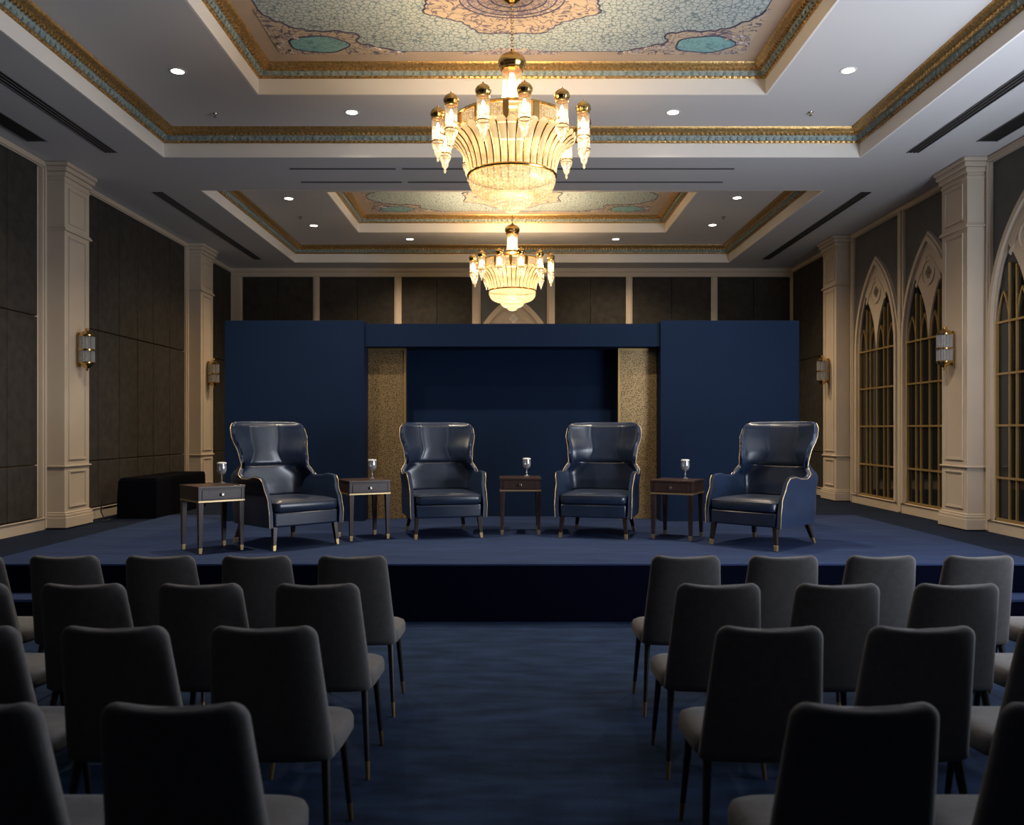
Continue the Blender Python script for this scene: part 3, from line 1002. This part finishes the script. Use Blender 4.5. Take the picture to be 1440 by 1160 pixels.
tspots = [(-2.975, 8.47, 42, 'dark walnut side table with gold strip, leftmost of the four, before the black box'),
          (-1.64, 9.40, 29, 'dark walnut side table with gold strip, between the two left armchairs'),
          (0.095, 9.89, 0, 'dark walnut side table with gold strip, in the middle of the stage'),
          (1.82, 9.39, -28, 'dark walnut side table with gold strip, between the two right armchairs')]
for i, (x, y, a, lab) in enumerate(tspots):
    if i == 0:
        tb.location = (x, y, ST + .001); tb.rotation_euler = (0, 0, radians(a)); tb['label'] = lab
    else:
        dup(tb, (x, y, ST + .001), radians(a), lab)

# ------------------------------------------------------------------ goblets
def make_goblet():
    root = empty('water_goblet', cat='glass', group='water goblets on the side tables')
    MB().lathe([(.001, .088), (.018, .090), (.034, .100), (.044, .120), (.0465, .145), (.045, .170), (.042, .198),
                (.0405, .198), (.0435, .170), (.045, .145), (.042, .122), (.032, .103), (.016, .094), (.001, .093)], 28).build('bowl', M['glass'], root, angle=70)
    MB().lathe([(.001, .094), (.016, .095), (.031, .104), (.041, .123), (.0438, .145), (.0432, .160), (.001, .160)], 28).build('water', M['water'], root, angle=60)
    MB().lathe([(.036, 0), (.037, .004), (.020, .010), (.007, .018), (.006, .035), (.011, .045), (.006, .055), (.006, .075), (.012, .084), (.016, .089), (.001, .090)], 24).build('stem', M['glass'], root, angle=60)
    MB().lathe([(.046, .1985), (.0465, .205), (.044, .212), (.030, .214), (.001, .214)], 28).build('paper_cover', M['paper'], root, angle=40)
    return root
gb = make_goblet()
zt = ST + .001 + .645 + .001
for i, (x, y, lab) in enumerate([(-2.945, 8.66, 'stemmed water glass with white paper cover on the leftmost side table'),
                                 (-1.555, 9.50, 'stemmed water glass with white paper cover on the table between the left armchairs'),
                                 (0.172, 9.96, 'stemmed water glass with white paper cover on the middle side table'),
                                 (1.925, 9.48, 'stemmed water glass with white paper cover on the table between the right armchairs')]):
    if i == 0:
        gb.location = (x, y, zt); gb['label'] = lab
    else:
        dup(gb, (x, y, zt), 0, lab)

# ------------------------------------------------------------------ audience chairs
def make_chair():
    root = empty('audience_chair', cat='chair')
    # backrest: tapered, leaning, soft-edged
    nz = 20; seg = 40
    Z0, Z1 = .425, .972
    loops = []
    def sec(z, w, t, yc_, dip):
        L = []
        for k_ in range(seg):
            a = 2 * pi * k_ / seg
            ca, sa = cos(a), sin(a)
            x = w * (abs(ca) ** .5) * (1 if ca >= 0 else -1)
            y = t * (abs(sa) ** .55) * (1 if sa >= 0 else -1)
            q = x / max(w, .01)
            L.append((x, yc_ + y + .018 * (x / .22) ** 2, z + dip * (q * q - 1) * .014))
        return L
    r = .055
    for j in range(nz + 1):
        v = j / nz
        z = lerp(Z0, Z1 - r, v)
        w = lerp(.243, .205, v)
        loops.append(sec(z, w, lerp(.040, .030, v), lerp(-.155, -.272, v), v ** 4))
    for j in range(1, 8):
        a = pi / 2 * j / 7
        z = Z1 - r + r * sin(a)
        w = .205 - r * (1 - cos(a)) * .95
        t = .030 if j < 5 else .030 * (1 - ((j - 4) / 3) ** 2 * .85)
        loops.append(sec(z, w, t, -.272 - .012 * sin(a), 1))
    b0 = [sec(Z0 - .012, .228, .028, -.152, 0)]
    MB().loft(b0 + loops).build('backrest', M['chair_fabric'], root, angle=70)
    # seat
    loops = []
    def sq(e, z):
        L = []
        for k_ in range(44):
            a = 2 * pi * k_ / 44
            ca, sa = cos(a), sin(a)
            x = (.262 - e) * (abs(ca) ** .38) * (1 if ca >= 0 else -1)
            y = (.205 - e) * (abs(sa) ** .38) * (1 if sa >= 0 else -1)
            x *= lerp(.94, 1.0, (y + .2) / .4)
            L.append((x, .078 + y, z))
        return L
    for e, z in ((.05, .395), (.015, .400), (.0, .420), (.0, .462), (.008, .482), (.03, .495), (.09, .503), (.16, .506)):
        loops.append(sq(e, z))
    MB().loft(loops).build('seat', M['chair_fabric'], root, angle=70)
    for sx in (-1, 1):
        for fy in (-1, 1):
            a, b_ = ((sx * .205, .21, .398), (sx * .238, .235, 0)) if fy > 0 else ((sx * .205, -.125, .42), (sx * .238, -.225, 0))
            def P(t): return tuple(lerp(a[q], b_[q], t) for q in range(3))
            l = MB().leg(P(0), P(.80), .0185, .0125, 10).build('leg', M['chair_leg'], root)
            MB().leg(P(.80), P(1), .0128, .0095, 10).build('brass_ferrule', M['dark_tip'], l)
    return root
ac = make_chair()
ROWS = [(5.32, 'front row beside the stage', 5, 5), (4.41, 'second row from the stage', 4, 4), (3.515, 'third row from the stage', 3, 3), (2.605, 'last row', 2, 2)]
ordn = ['on the aisle', 'second from the aisle', 'third from the aisle', 'fourth from the aisle', 'fifth from the aisle']
first = True
for ri, (y, rn, nl, nr) in enumerate(ROWS):
    for side in ('left', 'right'):
        for q in range(nl if side == 'left' else nr):
            if side == 'left':
                x = -(.945 - (.02 if ri == 3 else 0)) - .569 * q
            else:
                x = (1.03, 1.003, .981, .967)[ri] + .579 * q
            lab = 'grey upholstered audience chair, %s block, %s, %s' % (side, rn, ordn[q])
            grp = 'audience chairs in the %s block' % side
            if first:
                ac.location = (x, y, .001); ac['label'] = lab; ac['group'] = grp; first = False
            else:
                dup(ac, (x, y, .001), 0, lab, grp)

# ------------------------------------------------------------------ black box and cable
bx = MB(); 
loops = []
x0, x1, y0, y1 = -5.33, -4.79, 11.5, 13.35
for e, z in ((0, .002), (.004, .3), (.012, .50), (.03, .54), (.06, .55)):
    loops.append([(x0 + e, y0 + e * 1.5, z), (x1 - e * .4, y0 + e * .5, z), (x1 - e * .4, y1 - e * .5, z), (x0 + e, y1 - e, z)])
bx.loft(loops)
bo = bx.build('draped_box', M['black_cloth'], smooth=False, bevel=.02)
bo.location = (0, 0, ST - .012)
tag(bo, 'long low box draped in black cloth against the padded wall', 'box')
cb = MB().tube([(-5.36, 11.15, .012), (-5.30, 11.25, .013), (-5.38, 11.38, .012), (-5.46, 11.42, .02), (-5.50, 11.42, .10), (-5.50, 11.44, .25)], .009, 6).build('power_cable', M['cable'])
cb.location = (0, 0, ST - .012)
tag(cb, 'thin black cable on the carpet beside the draped box', 'cable')

# ------------------------------------------------------------------ sconces
def make_sconce():
    root = empty('wall_sconce', cat='wall light', group='brass sconces on the pilasters')
    # local: wall at y = 0, room towards -y, centre height 0
    MB().box(-.035, .035, -.016, -.0145 + .0145, -.21, .22).build('backplate', M['brass'], root, smooth=False, bevel=.006)
    c = (0, -.105, 0)
    MB().lathe([(.088, .165), (.092, .172), (.092, .188), (.075, .205), (.058, .222), (.034, .236), (.016, .240), (.016, .248), (.024, .256), (.020, .268), (.006, .274), (.001, .276)], 24, c).build('dome_cap', M['brass'], root, angle=40)
    MB().lathe([(.001, -.262), (.010, -.258), (.016, -.246), (.010, -.236), (.022, -.226), (.052, -.206), (.074, -.186), (.084, -.172), (.092, -.166), (.092, -.152), (.088, -.148)], 24, c).build('bottom_cap', M['brass'], root, angle=40)
    b = MB().lathe([(.089, -.012), (.098, -.010), (.098, .010), (.089, .012)], 28, c); b.box(-.012, .012, -.03, -.012, -.012, .012)
    b.build('middle_band', M['brass'], root, angle=40)
    for k_ in range(16):
        a = 2 * pi * k_ / 16
        MB().tube([(.080 * cos(a), -.105 + .080 * sin(a), -.15), (.080 * cos(a), -.105 + .080 * sin(a), .168)], .0125, 8).build('glass_rod', M['rod_glass'], root)
    MB().lathe([(.018, -.14), (.02, -.1), (.02, .1), (.018, .16)], 14, c).build('inner_tube', M['white_ring'], root)
    return root
sc0 = make_sconce()
for i, (sx, y, lab) in enumerate([(-1, 10.62, 'brass and glass rod sconce on the nearer left pilaster'), (-1, 15.14, 'brass and glass rod sconce on the farther left pilaster'),
                                  (1, 10.44, 'brass and glass rod sconce on the nearer right pilaster'), (1, 14.54, 'brass and glass rod sconce on the farther right pilaster')]):
    loc = (sx * (XP - .015), y, 2.70); rz = pi / 2 if sx < 0 else -pi / 2
    if i == 0:
        sc0.location = loc; sc0.rotation_euler = (0, 0, rz); sc0['label'] = lab
    else:
        dup(sc0, loc, rz, lab)

# ------------------------------------------------------------------ downlights, vents, sprinklers
def make_downlight():
    root = empty('ceiling_downlight', cat='ceiling light', group='recessed downlights')
    MB().lathe([(.066, -.006), (.084, -.004), (.086, -.0005), (.062, -.0005), (.062, -.005)], 28).build('bezel', M['white_ring'], root, angle=30)
    MB().lathe([(.001, -.0035), (.061, -.0035), (.061, -.001), (.001, -.001)], 28).build('lens', M['lens'], root, angle=30)
    return root
dl = make_downlight()
DL = [(-3.30, 8.42, 'front ceiling tray, near its left gold cornice', 'f'), (-1.785, 9.51, 'front ceiling tray, left of the large chandelier', 'f'), (1.795, 9.51, 'front ceiling tray, right of the large chandelier', 'f'), (3.31, 8.40, 'front ceiling tray, near its right gold cornice', 'f'),
      (-3.42, 13.07, 'rear ceiling tray, first along its left side', 'r'), (-3.44, 14.81, 'rear ceiling tray, second along its left side', 'r'), (-1.90, 15.87, 'rear ceiling tray, far side left of the chandelier', 'r'),
      (1.93, 15.87, 'rear ceiling tray, far side right of the chandelier', 'r'), (3.47, 14.77, 'rear ceiling tray, second along its right side', 'r'), (3.44, 13.03, 'rear ceiling tray, first along its right side', 'r')]
DLK = {'f': 420, 'r': 300}
for i, (x, y, w, g) in enumerate(DL):
    lab = 'small round lit downlight in the ' + w
    if i == 0:
        dl.location = (x, y, ZT - .001); dl['label'] = lab
    else:
        dup(dl, (x, y, ZT - .001), 0, lab)

def spot(x, y, z, power, col, size=radians(136), blend=1.0, rad=.05):
    L = bpy.data.lights.new('downlight or fill beam', 'SPOT'); L.energy = power; L.color = col; L.spot_size = size; L.spot_blend = blend; L.shadow_soft_size = rad
    o = bpy.data.objects.new('downlight_or_fill_beam', L); COL.objects.link(o); o.location = (x, y, z)
    return o
for x, y, w, g in DL:
    spot(x, y, ZT - .03, DLK[g], (1.0, .83, .62) if g == 'f' else (1.0, .76, .48))

for x in (-1.8, 1.8):
    spot(x, -1.6, ZT - .03, 190, (1.0, .86, .70))          # added fill lights behind the photographer, to lift the chair backs

def vent(x0, x1, y0, y1, slots, along, lab, grp, z=ZS):
    root = empty('ceiling_vent', ((x0 + x1) / 2, (y0 + y1) / 2, z), cat='vent', label=lab, group=grp)
    hx_, hy_ = (x1 - x0) / 2, (y1 - y0) / 2
    MB().box(-hx_, hx_, -hy_, hy_, -.004, -.0005).build('slot_backing', M['black'], root, smooth=False)
    f = MB()
    if along == 'y':
        for k_ in range(slots + 1):
            c = -hx_ + 2 * hx_ * k_ / slots
            f = MB().box(c - .006, c + .006, -hy_, hy_, -.009, -.004); f.build('slat', M['vent'], root, smooth=False)
    else:
        for k_ in range(slots + 1):
            c = -hy_ + 2 * hy_ * k_ / slots
            f = MB().box(-hx_, hx_, c - .004, c + .004, -.007, -.004); f.build('slat', M['vent'], root, smooth=False)
G1 = 'long slot vents in the soffit'
for sx, wd in ((-1, 'left'), (1, 'right')):
    a, b = sorted((sx * 4.60, sx * 4.73)); vent(a, b, 6.6, 9.94, 3, 'y', 'long dark slot vent in the %s soffit beside the front tray' % wd, G1)
    a, b = sorted((sx * 4.75, sx * 4.88)); vent(a, b, 11.6, 16.2, 3, 'y', 'long dark slot vent in the %s soffit beside the rear tray' % wd, G1)
    a, b = sorted((sx * 5.20, sx * 5.42)); vent(a, b, 7.2, 9.55, 1, 'y', 'dark recessed grille tight against the %s wall head' % wd, 'grilles at the wall heads')
G2 = 'thin slot vents between the trays'
for y, wd in ((10.56, 'nearer'), (11.13, 'farther')):
    vent(-2.75, -1.44, y - .016, y + .016, 1, 'x', 'thin slot vent on the soffit between the trays, %s line, left piece' % wd, G2)
    vent(-1.36, 2.75, y - .016, y + .016, 1, 'x', 'thin slot vent on the soffit between the trays, %s line, long piece' % wd, G2)

def make_sprinkler():
    root = empty('ceiling_sprinkler', cat='sprinkler', group='sprinkler heads')
    MB().lathe([(.012, -.035), (.022, -.033), (.010, -.028), (.008, -.012), (.016, -.008), (.034, -.005), (.036, -.0005), (.001, -.0005)], 16).build('head', M['steel'], root, angle=40)
    return root
sp = make_sprinkler()
for i, (x, y, w) in enumerate([(-3.33, 9.56, 'left part of the front tray'), (3.33, 9.52, 'right part of the front tray'), (-3.52, 14.2, 'left part of the rear tray'), (3.52, 14.2, 'right part of the rear tray')]):
    lab = 'tiny metal sprinkler head on the ceiling in the ' + w
    if i == 0:
        sp.location = (x, y, ZT - .001); sp['label'] = lab
    else:
        dup(sp, (x, y, ZT - .001), 0, lab)

# ------------------------------------------------------------------ chandeliers
def onion(mb, r, z0, h, seg=28, nf=14, c=(0, 0, 0), fl=.03):
    pr = [(r * .80, 0), (r * .84, .08), (r * .84, .14), (r * .93, .20), (r, .34), (r * .97, .48), (r * .82, .62), (r * .56, .74), (r * .30, .83), (r * .13, .90), (r * .08, .94), (r * .12, .965), (r * .05, 1.0)]
    mb.lathe([(a, z0 + b * h) for a, b in pr], seg, c, fl, nf)

def make_chandelier():
    root = empty('chandelier', cat='chandelier')
    # local z = 0 at the bottom of the lamp; world z = 3.625 there
    MB().lathe([(.001, 1.855), (.03, 1.858), (.05, 1.872), (.075, 1.885), (.08, 1.903), (.001, 1.903)], 24).build('ceiling_rose', M['brass'], root, angle=40)
    ch = MB()
    n = 16; z0, z1 = 1.455, 1.862
    for i in range(n):
        zc = lerp(z0, z1, (i + .5) / n); hl = (z1 - z0) / n * .62
        pts = []
        for q in range(14):
            a = 2 * pi * q / 14
            p = (.012 * cos(a), 0, zc + hl * sin(a)) if i % 2 else (0, .012 * cos(a), zc + hl * sin(a))
            pts.append(p)
        ch.tube(pts, .0035, 6, closed=True)
    ch.build('chain', M['brass'], root)
    d = MB(); onion(d, .122, 1.262, .195, 42, 14); d.build('crown_dome', M['brass'], root, angle=50)
    # central lit column of glass rods
    MB().lathe([(.098, .985), (.090, 1.05), (.085, 1.13), (.084, 1.262)], 96, (0, 0, 0), .035, 24).build('column_glass', M['lit_glass'], root, angle=70)
    MB().lathe([(.120, .955), (.122, .975), (.105, .992), (.06, .996)], 28).build('column_foot', M['brass'], root, angle=40)
    MB().lathe([(.02, 1.0), (.024, 1.03), (.024, 1.2), (.02, 1.235)], 14).build('column_lamp', M['bulb'], root)
    # drum of crystal panels with brass posts
    MB().lathe([(.486, .660), (.486, .812)], 48).build('drum_panel', M['drum_crystal'], root, angle=30)
    dr = MB()
    dr.lathe([(.480, .635), (.50, .638), (.505, .655), (.490, .664), (.478, .664)], 48)
    dr.lathe([(.478, .808), (.494, .808), (.505, .818), (.500, .832), (.478, .834)], 48)
    dr.build('drum_ring', M['brass'], root, angle=40)
    for k_ in range(12):
        a = radians(30 * k_ + 24)
        p = MB().box(.478, .506, -.026, .026, .655, .815).xf(Matrix.Rotation(a, 4, 'Z'))
        p.build('drum_post', M['brass'], root, smooth=False, bevel=.004)
    # fluted shade: petals
    prof = [(.383, .330), (.388, .380), (.398, .430), (.414, .480), (.440, .535), (.476, .585), (.520, .625), (.552, .640)]
    NP = 38
    seg = NP * 8
    sh = MB(); loops = []
    for r, z in prof:
        L = []
        for k_ in range(seg):
            a = 2 * pi * k_ / seg
            f_ = abs(sin(NP * a / 2))
            L.append(((r - .012 + .020 * f_) * cos(a), (r - .012 + .020 * f_) * sin(a), z))
        loops.append(L)
    # petal tips
    L = []
    for k_ in range(seg):
        a = 2 * pi * k_ / seg
        f_ = abs(sin(NP * a / 2)) ** .6
        L.append(((.552 + .014 * f_) * cos(a), (.552 + .014 * f_) * sin(a), .640 + .030 * f_))
    loops.append(L)
    sh.loft(loops, False, False)
    sh.build('fluted_shade', M['petal'], root, angle=60)
    ribs = MB()
    for k_ in range(NP):
        a = 2 * pi * k_ / NP
        ribs.tube([((r - .006) * cos(a), (r - .006) * sin(a), z) for r, z in prof], 0.0085, 5)
    ribs.build('shade_ribs', M['brass'], root, angle=80)
    MB().lathe([(.378, .312), (.394, .316), (.398, .328), (.392, .340), (.378, .342)], 60).build('shade_ring', M['brass'], root, angle=40)
    # crystal bowl in three tiers
    MB().lathe([(.15, .150), (.20, .140), (.265, .150), (.325, .178), (.362, .220), (.378, .265), (.382, .312)], 64, (0, 0, 0), .012, 32).build('crystal_bowl', M['beads'], root, angle=70)
    MB().lathe([(.075, .045), (.12, .056), (.158, .078), (.185, .105), (.192, .130), (.180, .150)], 48, (0, 0, 0), .018, 24).build('crystal_tier', M['beads_low'], root, angle=70)
    MB().lathe([(.001, .0), (.03, .004), (.062, .014), (.080, .032), (.084, .052), (.078, .062)], 36, (0, 0, 0), .025, 18).build('crystal_pendant', M['beads_low'], root, angle=70)
    # twelve minaret lanterns
    for k_ in range(12):
        a = radians(-90 + 9 + 30 * k_)
        cx, cy = .655 * cos(a), .655 * sin(a)
        l = MB(); l.tube([(.50 * cos(a), .50 * sin(a), .70), (.56 * cos(a), .56 * sin(a), .665), (.61 * cos(a), .61 * sin(a), .67), (cx, cy, .69)], .009, 6)
        lr = MB().lathe([(.050, .792), (.056, .795), (.056, .803), (.050, .806)], 20, (cx, cy, 0)); lr2 = MB().lathe([(.052, .594), (.057, .597), (.057, .604), (.050, .606)], 20, (cx, cy, 0))
        lo = l.build('lantern', M['brass'], root, angle=40)
        lr.build('lantern_ring', M['brass'], lo); lr2.build('lantern_ring', M['brass'], lo)
        d = MB(); onion(d, .064, .800, .118, 36, 12, (cx, cy, 0), .04); d.build('lantern_dome', M['brass'], lo, angle=50)
        MB().lathe([(.050, .606), (.050, .792)], 60, (cx, cy, 0), .05, 15).build('lantern_glass', M['lit_glass'], lo, angle=70)
        MB().lathe([(.006, .655), (.014, .665), (.017, .70), (.014, .74), (.004, .765)], 10, (cx, cy, 0)).build('lantern_bulb', M['bulb'], lo)
        MB().lathe([(.002, .425), (.010, .437), (.012, .452), (.006, .462), (.022, .478), (.030, .498), (.028, .512), (.040, .535), (.050, .560), (.052, .594)], 24, (cx, cy, 0), .06, 12).build('crystal_drop', M['drop'], lo, angle=60)
    return root
cz = 3.625
c1 = make_chandelier()
YC1, YC2 = 7.55, 14.02
c1.location = (0.0, YC1, cz)
c1['label'] = 'large gold and crystal chandelier with onion domes, the nearer of the two'
c1['group'] = 'crystal chandeliers'
dup(c1, (0.005, YC2, cz + .03), radians(3), 'gold and crystal chandelier above the stage backdrop, the farther of the two')

def point(x, y, z, p, col, r):
    L = bpy.data.lights.new('lamp', 'POINT'); L.energy = p; L.color = col; L.shadow_soft_size = r
    o = bpy.data.objects.new('chandelier_lamp', L); COL.objects.link(o); o.location = (x, y, z)
WARM = (1.0, .74, .44)
for y, k_ in ((YC1, 1.0), (YC2, 1.1)):
    point(0, y, cz + .66, 80 * (k_ if y < 10 else 1.5), WARM, .10)
    point(0, y, cz + .36, 60 if y < 10 else 190, WARM, .16)

# ------------------------------------------------------------------ daylight from the near windows on the right
def area(loc, rot, sx, sy, p, col):
    L = bpy.data.lights.new('window daylight', 'AREA'); L.shape = 'RECTANGLE'; L.size = sx; L.size_y = sy; L.energy = p; L.color = col
    o = bpy.data.objects.new('window_daylight', L); COL.objects.link(o); o.location = loc; o.rotation_euler = rot
area((5.55, 5.4, 2.6), (0, radians(90 + 24), radians(-14)), 3.2, 4.4, 560, (.82, .89, 1.0))

# ------------------------------------------------------------------ world, camera, view
wd = bpy.data.worlds.new('World'); S.world = wd; wd.use_nodes = True
wd.node_tree.nodes['Background'].inputs[0].default_value = (.5, .6, .8, 1)
wd.node_tree.nodes['Background'].inputs[1].default_value = 0.03
cam = bpy.data.cameras.new('Camera'); co = bpy.data.objects.new('Camera', cam); COL.objects.link(co)
co.location = (0, 0, H); co.rotation_euler = (radians(90), 0, 0)
cam.sensor_width = 36; cam.lens = 36 * F / 1440
cam.shift_y = (HOR - 580) / 1440
cam.clip_start = .05
cam.dof.use_dof = True; cam.dof.focus_distance = 9.3; cam.dof.aperture_fstop = 2.8
S.camera = co
S.view_settings.view_transform = 'Standard'
S.view_settings.look = 'None'
S.view_settings.exposure = 0.0
S.view_settings.gamma = 1.0
S.view_settings.use_curve_mapping = False
S.cycles.max_bounces = 8
S.cycles.transparent_max_bounces = 16
S.cycles.sample_clamp_indirect = 4.0
